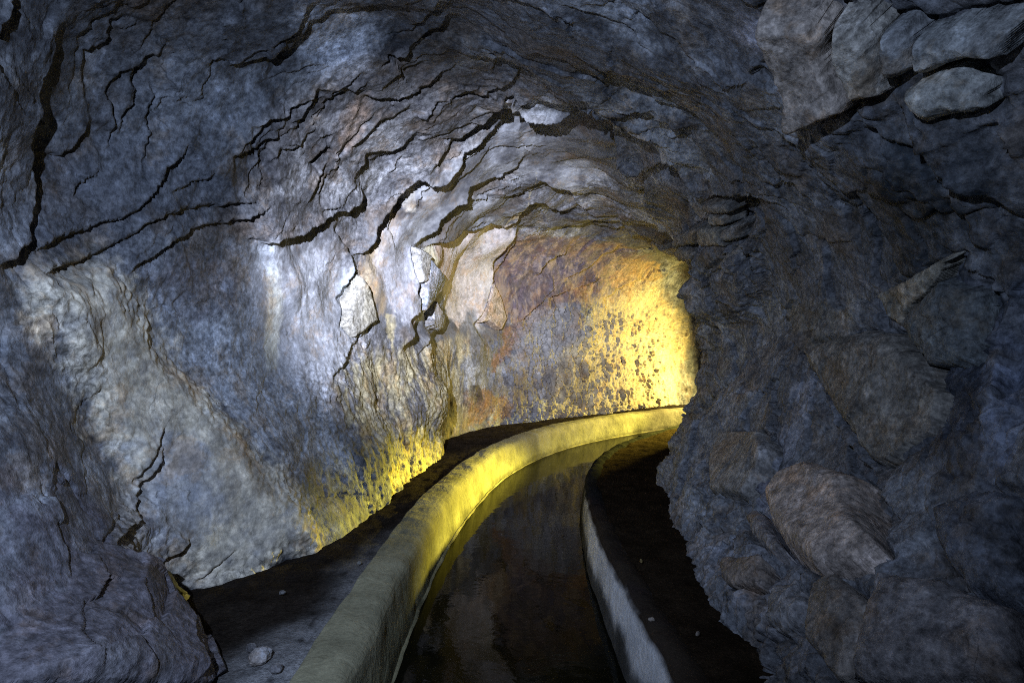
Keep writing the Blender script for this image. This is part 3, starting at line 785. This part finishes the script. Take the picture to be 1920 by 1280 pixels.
BLOCKS.append(('rock_slab', 'R3', [(380, 1150), (450, 1100), (455, 1190), (420, 1230), (360, 1220), (300, 1270), (310, 1230)], 0.054, (0.247, 0.240, 0.227), 'long sloping stone below the grey rounded stone', 'rock slab', .025, (0, 0), (), .9, 12, GS))
GR_ = 'large angular rocks in the right wall'
BLOCKS.append(('boulder', 'R7', [(712, 150), (870, 62), (915, 45), (870, 112), (800, 190), (765, 245), (735, 222)], .018, (0.325, 0.305, 0.247), 'pale wedge-shaped facet pointing up to the right on the dark right wall', 'boulder', .02, (0, 0), (), .8, 13, GR_))
BLOCKS.append(('boulder', 'R7', [(772, 245), (880, 115), (1000, 150), (1010, 260), (960, 360), (860, 365)], 0.047, (0.143, 0.156, 0.156), 'dark rounded rock behind the pale wedge-shaped facet', 'boulder', .10, (0, 0), (), 1, 14, GR_))
BLOCKS.append(('boulder', 'R7', [(492, 325), (590, 285), (680, 265), (760, 275), (830, 350), (885, 440), (850, 560), (760, 640), (690, 640), (620, 530), (545, 420)], 0.066, (0.221, 0.202, 0.169), 'broad brown angular rock with a ridge, right of the diagonal crack', 'boulder', .08, (0, 0),
      (((750, 400), (100, 30), 1.0, .22), ((700, 480), (10, 100), 1.0, .2)), 1, 15, GR_))
BLOCKS.append(('boulder', 'R7', [(390, 770), (440, 700), (530, 660), (640, 690), (668, 790), (718, 915), (640, 955), (550, 985), (440, 900), (400, 840)], 0.078, (.50, .41, .34), 'pale tan boulder with one flat face and a slanting lower corner', 'boulder', .05, (0, 0),
      (((640, 890), (50, 60), .97, .35), ((440, 720), (-60, -50), .97, .2), ((640, 720), (60, -50), .97, .2)), .35, 16, GR_))
BLOCKS.append(('boulder', 'R7', [(212, 640), (250, 562), (368, 560), (384, 612), (368, 680), (320, 750), (222, 740)], 0.039, (0.273, 0.254, 0.227), 'flat smooth brown-grey slab face low on the right wall, left of the tan boulder', 'boulder', .02, (0, 0), (), .6, 17, GR_))
BLOCKS.append(('boulder', 'R7', [(540, 1020), (600, 990), (690, 1080), (680, 1110), (650, 1285), (600, 1290), (520, 1180)], 0.050, (0.247, 0.215, 0.182), 'upright brown wedge of rock standing under the tan boulder', 'boulder', .03, (0, 0), (((620, 1040), (60, -10), .97, .3),), .8, 18, GR_))
BLOCKS.append(('boulder', 'R7', [(722, 985), (700, 1060), (655, 1290), (1130, 1290), (1130, 1100), (900, 1010)], 0.058, (0.247, 0.227, 0.221), 'big sloping slab with pale patches in the bottom right corner', 'boulder', .06, (0, 0), (), 1, 19, GR_))
BLOCKS.append(('boulder', 'R7', [(870, 800), (1000, 730), (1120, 740), (1120, 1060), (960, 1010), (900, 940)], 0.050, (0.130, 0.140, 0.165), 'dark bluish rock above the sloping slab at the right edge', 'boulder', .08, (0, 0), (), 1, 20, GR_))
BLOCKS.append(('boulder', 'E', [(520, 560), (560, 640), (640, 700), (700, 700), (640, 620), (610, 540), (560, 500)], 0.035, (0.260, 0.240, 0.234), 'narrow crescent of rock tucked against the left of the tan boulder', 'boulder', .03, (0, 0), (), .8, 21, GR_))
BLOCKS.append(('boulder', 'E', [(390, 760), (440, 720), (570, 710), (600, 780), (560, 850), (430, 840)], 0.035, (0.221, 0.182, 0.150), 'low brown rounded rock beside the dark ledge', 'boulder', .05, (0, 0), (), 1, 22, GR_))
BLOCKS.append(('boulder', 'E', [(640, 850), (760, 840), (820, 920), (815, 1040), (700, 1080), (620, 1010)], 0.039, (0.286, 0.280, 0.280), 'rough pale grey lump left of the upright brown wedge', 'boulder', .06, (0, 0), (), 1.2, 23, GR_))
BLOCKS.append(('boulder', 'R4', [(0, 640), (150, 700), (280, 850), (370, 925), (455, 948), (480, 992), (540, 1022), (600, 1090), (655, 1170), (685, 1240), (705, 1300), (0, 1300)], .045, (.115, .105, .115),
      'broad grey rock with an angular top edge beside the dark path, bottom left', 'boulder', .05, (0, 0), (((330, 1060), (-60, -60), 1.0, .42),), .8, 24))
BLOCKS.append(('boulder', 'D', [(190, 745), (320, 610), (400, 560), (560, 560), (665, 640), (640, 680), (460, 775), (330, 770)], 0.040, (.30, .285, .25), 'pale grey foot of rock resting on the dark path below the flowstone', 'boulder', .05, (0, 0), (), 1, 25))
GF = 'loose flakes on the bright part of the left wall'
BLOCKS.append(('rock_flake', 'C', [(1275, 20), (1370, 60), (1385, 70), (1355, 180), (1345, 290), (1300, 300), (1275, 200)], 0.040, (.40, .39, .36), 'narrow white flake hanging in the bright broken seam', 'rock flake', .015, (0, 0), (), .6, 41, GF))
BLOCKS.append(('rock_flake', 'C', [(1372, 90), (1488, 250), (1452, 330), (1385, 430), (1320, 520), (1335, 320), (1350, 200)], 0.040, (.36, .39, .45), 'bluish white angular flake with a pointed right corner', 'rock flake', .015, (0, 0), (), .6, 42, GF))
BLOCKS.append(('rock_flake', 'C', [(840, 250), (900, 340), (942, 600), (860, 660), (770, 740), (690, 640), (740, 420)], 0.036, (.30, .28, .22), 'tan pointed flake below the pale blue stain on the left wall', 'rock flake', .03, (0, 0), (), .8, 43, GF))
BLOCKS.append(('rock_flake', 'R5', [(822, 240), (850, 300), (875, 390), (850, 440), (800, 400), (765, 410), (790, 350)], 0.040, (.42, .32, .22), 'orange-tan pointed flake at the left edge of the far vault', 'rock flake', .02, (0, 0), (), .6, 44, GF))
BLOCKS.append(('rock_flake', 'C', [(1395, 480), (1430, 440), (1480, 540), (1492, 620), (1440, 680), (1395, 640)], 0.032, (.36, .36, .37), 'rounded white flake under the bluish white flake', 'rock flake', .02, (0, 0), (), .6, 45, GF))
for b in BLOCKS:
    if b[3] < .2 and b[-1] not in (24, 25): joint(b[1], b[2], .055 if b[0] != 'rock_flake' else .02, .014)
for b in BLOCKS: block(*b)
patch('P', [(1318, 430), (1430, 430), (1430, 600), (1340, 610), (1318, 560)], None, .04, .05, 1, .15, .12)
PF = P0 + N0 * DISP[..., None]

# ------------------------------------------------------------------ tunnel rock: left wall, vault, right wall, far wall
jL = int(np.argmin(np.abs(VS - 4.55))); jR = int(np.argmin(np.abs(VS - 9.5)))
iF = int(np.argmin(np.abs(US - 10.3)))
def sheet(name, i0, i1, j0, j1):
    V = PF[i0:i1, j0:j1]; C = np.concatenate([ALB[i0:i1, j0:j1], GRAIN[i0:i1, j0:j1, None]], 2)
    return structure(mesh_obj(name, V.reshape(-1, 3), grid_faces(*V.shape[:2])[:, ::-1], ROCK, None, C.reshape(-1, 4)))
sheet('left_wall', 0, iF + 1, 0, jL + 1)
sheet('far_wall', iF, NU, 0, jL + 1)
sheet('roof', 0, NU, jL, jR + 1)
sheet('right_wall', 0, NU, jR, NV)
# rock closing both ends out of sight
for nm, row in (('back_wall', PF[0]), ('end_wall', PF[-1])):
    r = row[::max(1, NV // 120)]
    c = r.mean(axis=0)
    rings = np.concatenate([c + (r - c) * s for s in (1.02, .75, .5, .25, .02)])
    rings = rings + (.12 * fbm(rings, 2, 3, 5))[:, None] * np.array([0, 1, 0]) * (nm == 'back_wall') + (.12 * fbm(rings, 2, 3, 5))[:, None] * np.array([1, 0, 0]) * (nm == 'end_wall')
    structure(mesh_obj(nm, rings, grid_faces(5, len(r)), ROCK, None, np.tile([.17, .17, .18, 1], (len(rings), 1))))

print('blocks', time.time() - T0)

# ------------------------------------------------------------------ water channel
def curve_pts(pts, n):
    pts = np.array(pts, float)
    fine_ = catmull_rows(np.linspace(0, len(pts) - 1, 4000), len(pts)) @ pts
    s = np.concatenate([[0], np.cumsum(np.linalg.norm(np.diff(fine_, axis=0), axis=1))])
    q = np.linspace(0, s[-1], n)
    return np.stack([np.interp(q, s, fine_[:, k]) for k in range(2)], 1)

OUTER = [(-.58, -4.3), (-.58, -2.2), (-.58, 0), (-.58, 1.6), (-.56, 2.9), (-.46, 4.0), (-.17, 5.35), (.42, 6.6), (1.3, 7.6), (2.4, 8.4), (4.0, 8.75), (6.0, 8.8), (8.2, 8.8)]
INNER = [(.47, -4.3), (.47, -2.2), (.47, 0), (.46, 1.6), (.43, 2.3), (.435, 3.25), (.52, 4.17), (.74, 4.96), (1.08, 5.65), (1.62, 6.4), (2.4, 7.15), (4.0, 7.75), (6.0, 7.85), (8.2, 7.85)]
def sweep(name, path, prof, n, side, color_fn, mat, amp=.008):
    """prof: list of (offset towards the water, z); smooth sweep along the plan curve"""
    c = curve_pts(path, n)
    tang = np.gradient(c, axis=0); tang /= np.linalg.norm(tang, axis=1)[:, None]
    nor = np.stack([tang[:, 1], -tang[:, 0]], 1) * side
    pr = np.array(prof)
    V = np.empty((n, len(pr), 3))
    V[..., :2] = c[:, None] + nor[:, None] * pr[None, :, 0, None]; V[..., 2] = pr[None, :, 1]
    d = amp * fbm(V, 3.0, 3, 200) + amp * .45 * fbm(V, 14, 4, 205)
    V[..., 2] += d; V[..., :2] += (nor[:, None] * (amp * fbm(V, 4.0, 3, 210))[..., None])
    C = color_fn(V, pr)
    F = grid_faces(n, len(pr))
    if side < 0: F = F[:, ::-1]
    return mesh_obj(name, V.reshape(-1, 3), F[:, ::-1], mat, None, np.concatenate([C.reshape(-1, 3), np.ones((C.shape[0] * C.shape[1], 1))], 1))

def dense(pts, n):
    pts = np.array(pts, float)
    s = np.concatenate([[0], np.cumsum(np.linalg.norm(np.diff(pts, axis=0), axis=1))])
    q = np.linspace(0, s[-1], n)
    return np.stack([np.interp(q, s, pts[:, k]) for k in range(2)], 1)

WZ = -.25
LP = [(-.04, -.20), (-.04, -.02), (-.03, -.002), (.0, .0), (.05, .0), (.078, -.003), (.100, -.010), (.116, -.022), (.127, -.040), (.134, -.07), (.145, -.15), (.156, WZ), (.162, WZ - .08)]
def left_col(V, pr):
    n = fbm(V, 5, 4, 220) + .35 * fbm(V, 27, 3, 222); z = V[..., 2]
    c = np.zeros(V.shape) + np.array([.255, .235, .15])
    moss = sstep(-.06, -.15, z + .03 * n) * .5
    c = mixc(c, np.array([.27, .26, .15]), moss)
    wet = sstep(WZ + .06, WZ + .015, z + .02 * n) * .65
    c = mixc(c, np.array([.10, .095, .06]), wet)
    return np.clip(c * (1 + .24 * n[..., None]), .02, .7)
lw = sweep('side_wall', OUTER, dense(LP, 150), 900, 1, left_col, CONC)
CH = bpy.data.objects.new('water_channel', None); COL.objects.link(CH)
tag(CH, 'concrete water channel curving to the right along the tunnel floor', 'water channel')
lw.parent = CH; lw['label'] = 'outer side wall with a wide sloping face lit yellow'
WP = [(.150, WZ - .02), (.153, WZ + .003), (.157, WZ + .008), (.164, WZ + .007), (.172, WZ - .003), (.174, WZ - .02)]
wl = sweep('waterline_strip', OUTER, WP, 900, 1, lambda V, pr: np.clip((np.zeros(V.shape) + np.array([.30, .275, .16])) * (.75 + .5 * fbm(V, 6, 2, 225))[..., None], .05, .8), CONC, .006)  # thin pale raised strip along the waterline
wl.parent = lw
RP = [(-.10, -.55), (-.10, -.02), (-.06, .0), (-.015, .002), (.0, -.012), (.012, -.05), (.03, -.18), (.04, WZ), (.05, -.55), (-.10, -.56), (-.10, -.55)]
def right_col(V, pr):
    n = fbm(V, 6, 3, 230); z = V[..., 2]
    c = np.zeros(V.shape) + np.array([.62, .62, .62])
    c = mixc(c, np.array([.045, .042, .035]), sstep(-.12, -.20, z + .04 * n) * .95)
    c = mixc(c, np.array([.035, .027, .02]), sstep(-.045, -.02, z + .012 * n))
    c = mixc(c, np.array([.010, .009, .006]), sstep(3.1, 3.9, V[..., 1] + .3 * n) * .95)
    return np.clip(c * (1 + .2 * n[..., None]), .02, .7)
rw = sweep('side_wall', INNER, dense(RP, 80), 900, -1, right_col, CONC)
rw.parent = CH; rw['label'] = 'inner side wall with a grey upright face and dark wet foot'

def ribbon(name, A, B, n, m, z, col_fn, mat, amp):
    a = curve_pts(A, n); b = curve_pts(B, n)
    t = np.linspace(0, 1, m)
    V = np.empty((n, m, 3)); V[..., :2] = a[:, None] * (1 - t)[None, :, None] + b[:, None] * t[None, :, None]; V[..., 2] = z
    if amp: V[..., 2] += amp * fbm(V, 3.0, 4, 240) + amp * .35 * fbm(V, 18, 3, 250)
    C = col_fn(V)
    return structure(mesh_obj(name, V.reshape(-1, 3), grid_faces(n, m)[:, ::-1], mat, None, np.concatenate([C.reshape(-1, 3), np.ones((n * m, 1))], 1)))
flat = lambda c: (lambda V: np.zeros(V.shape) + np.array(c))
ribbon('water', [(x + .12 if y < 6 else x + .08, y - (.0 if y < 6 else .1)) for x, y in OUTER], INNER, 400, 24, WZ, flat((.01, .01, .008)), WATER, 0)
bed = ribbon('channel_bed', OUTER, INNER, 200, 10, -.52, flat((.05, .045, .03)), DIRT, .01)
del bed['kind']; bed.parent = CH
def path_col(V):
    n = fbm(V, 3, 3, 260); n2 = fbm(V, 22, 3, 262)
    c = np.zeros(V.shape) + np.array([.024, .019, .015])
    x, y = V[..., 0], V[..., 1]
    cement = sstep(-.90, -.62, x + .08 * n - .16 * np.maximum(0, y - 1.7)) * sstep(3.8, 2.2, y + .25 * n) * .9
    c = mixc(c, np.array([.26, .255, .25]), cement * sstep(-.7, .3, n2 + .5))
    return np.clip(c * (1 + .25 * n2[..., None]), .01, .5)
ribbon('path', [(x + .0, y) for x, y in OUTER], [(-1.75, -4.5), (-1.75, -2.2), (-1.75, 0), (-1.75, 1.6), (-1.75, 2.9), (-1.6, 4.4), (-1.5, 6.2), (-.6, 7.6), (.7, 8.5), (2.0, 9.6), (4.0, 10.2), (6.0, 10.2), (8.2, 10.2)],
       800, 160, -.010, path_col, DIRT, .009)
ribbon('dirt_ledge', [(x + .03, y) for x, y in INNER], [(1.4, -4.5), (1.4, -2.2), (1.4, 0), (1.4, 1.6), (1.42, 2.3), (1.45, 3.0), (1.6, 3.8), (1.85, 4.5), (2.2, 5.2), (2.5, 5.9), (3.0, 6.5), (4.2, 7.1), (6.0, 7.2), (8.2, 7.2)],
       800, 110, -.012, lambda V: np.clip((np.zeros(V.shape) + np.array([.024, .017, .011])) * (1 + .3 * fbm(V, 18, 3, 270)[..., None]), .006, .2), DIRT, .008)

# ------------------------------------------------------------------ loose bits on the ground
def pebble(x, y, z, r, sq, color, label, seed, group):
    n, m = 18, 12
    th = np.linspace(0, 2 * math.pi, n); ph = np.linspace(0, math.pi, m)
    T, Pp = np.meshgrid(th, ph, indexing='ij')
    V = np.stack([np.cos(T) * np.sin(Pp), np.sin(T) * np.sin(Pp) * sq, np.cos(Pp) * .62], 2)
    d = 1 + .22 * pn(V, 1.4, seed) + .12 * pn(V, 3.1, seed + 1)
    d[-1] = d[0]; d[:, 0] = d[0, 0]; d[:, -1] = d[0, -1]
    V = V * d[..., None] * r
    C = np.clip(np.zeros(V.shape) + np.array(color) * .6, 0, 1)
    o = mesh_obj('stone', V.reshape(-1, 3), grid_faces(n, m), ROCK, None, np.concatenate([C.reshape(-1, 3), np.ones((n * m, 1))], 1), smooth=False)
    o.location = (x, y, z + r * .35); o.rotation_euler = (0, 0, seed * 1.3)
    return tag(o, label, 'stone', group)
def ground(pxx, pyy, z0=0.0):
    d = (CAM[2] - z0) / ((pyy - 640) / FPX)
    return (pxx - 960) / FPX * d, d
PS = 'loose stones on the dark ground'
for (a, b, r, sq, c, lab, sd) in [
    (488, 1238, .038, .8, (.33, .33, .34), 'pale chipped stone on the dark path beside the broad grey rock', 1),
    (472, 1218, .020, .7, (.22, .21, .21), 'small grey stone just behind the pale chipped stone', 2),
    (518, 1256, .018, .9, (.24, .23, .23), 'small stone in front of the pale chipped stone', 3),
    (674, 1056, .011, .8, (.26, .25, .23), 'tiny pale stone on the path near the channel wall', 4),
    (530, 1112, .012, .8, (.25, .24, .23), 'tiny stone on the dark path below the pale foot of rock', 5),
    (1202, 1053, .012, .5, (.40, .30, .12), 'tiny yellowish stone lying on the dark dirt ledge', 6),
    (1222, 1163, .011, .6, (.28, .25, .22), 'tiny grey stone on the dirt ledge close to the channel edge', 7),
    (1308, 1190, .012, .5, (.28, .25, .22), 'tiny stone in the middle of the dirt ledge', 8)]:
    x, y = ground(a, b); pebble(x, y, 0.0, r, sq, c, lab, sd, PS)

# ------------------------------------------------------------------ light: head torch beside the camera, warm lamp round the bend
def lamp(name, kind, loc, power, color, radius, target=None, size=None, blend=1.0):
    l = bpy.data.lights.new(name, kind); l.energy = power; l.color = color; l.shadow_soft_size = radius
    o = bpy.data.objects.new(name, l); COL.objects.link(o); o.location = loc
    if kind == 'SPOT':
        l.spot_size = math.radians(size); l.spot_blend = blend
        o.rotation_euler = (Vector(target) - Vector(loc)).to_track_quat('-Z', 'Y').to_euler()
    return o
TORCH = (-.42, -.06, 1.40)
lamp('torch_flood', 'SPOT', TORCH, 196, (.52, .67, 1.0), .012, (-1.02, 2.6, .60), 96)
lamp('torch_spill', 'SPOT', TORCH, 98, (.52, .67, 1.0), .012, (.40, 3, 1.30), 104, 1)
lamp('torch_beam', 'SPOT', TORCH, 3000, (.78, .82, 1.0), .012, (-.34, 4.6, 1.33), 37)
BEND = (3.4, 8.35, .56)
lamp('bend_flood', 'SPOT', BEND, 640, (1.0, .80, .24), .05, (1.1, 8.4, .50), 128)
lamp('bend_beam', 'SPOT', BEND, 12500, (1.0, .86, .12), .07, (-.12, 4.42, -.62), 22.5)
lamp('bend_side', 'SPOT', BEND, 1700, (1.0, .84, .14), .06, (.80, 7.0, -.25), 27)

w = bpy.data.worlds.new('World'); scene.world = w; w.use_nodes = True
nt = w.node_tree; bg = nt.nodes['Background']
sky = nt.nodes.new('ShaderNodeTexSky'); sky.sky_type = 'NISHITA'; sky.sun_disc = False; sky.sun_elevation = math.radians(40)
nt.links.new(sky.outputs[0], bg.inputs[0]); bg.inputs[1].default_value = .05

scene.view_settings.view_transform = 'Standard'; scene.view_settings.look = 'None'
scene.view_settings.exposure = 0; scene.view_settings.gamma = 1
scene.render.engine = 'CYCLES'
cy = scene.cycles
cy.filter_width = 1.0
cy.max_bounces = 4; cy.diffuse_bounces = 3; cy.glossy_bounces = 2
cy.caustics_reflective = False; cy.caustics_refractive = False
cy.use_denoising = False; cy.use_light_tree = True; cy.sample_clamp_indirect = 1.2
try: cy.denoiser = 'OPENIMAGEDENOISE'
except Exception: pass
print('done', time.time() - T0)
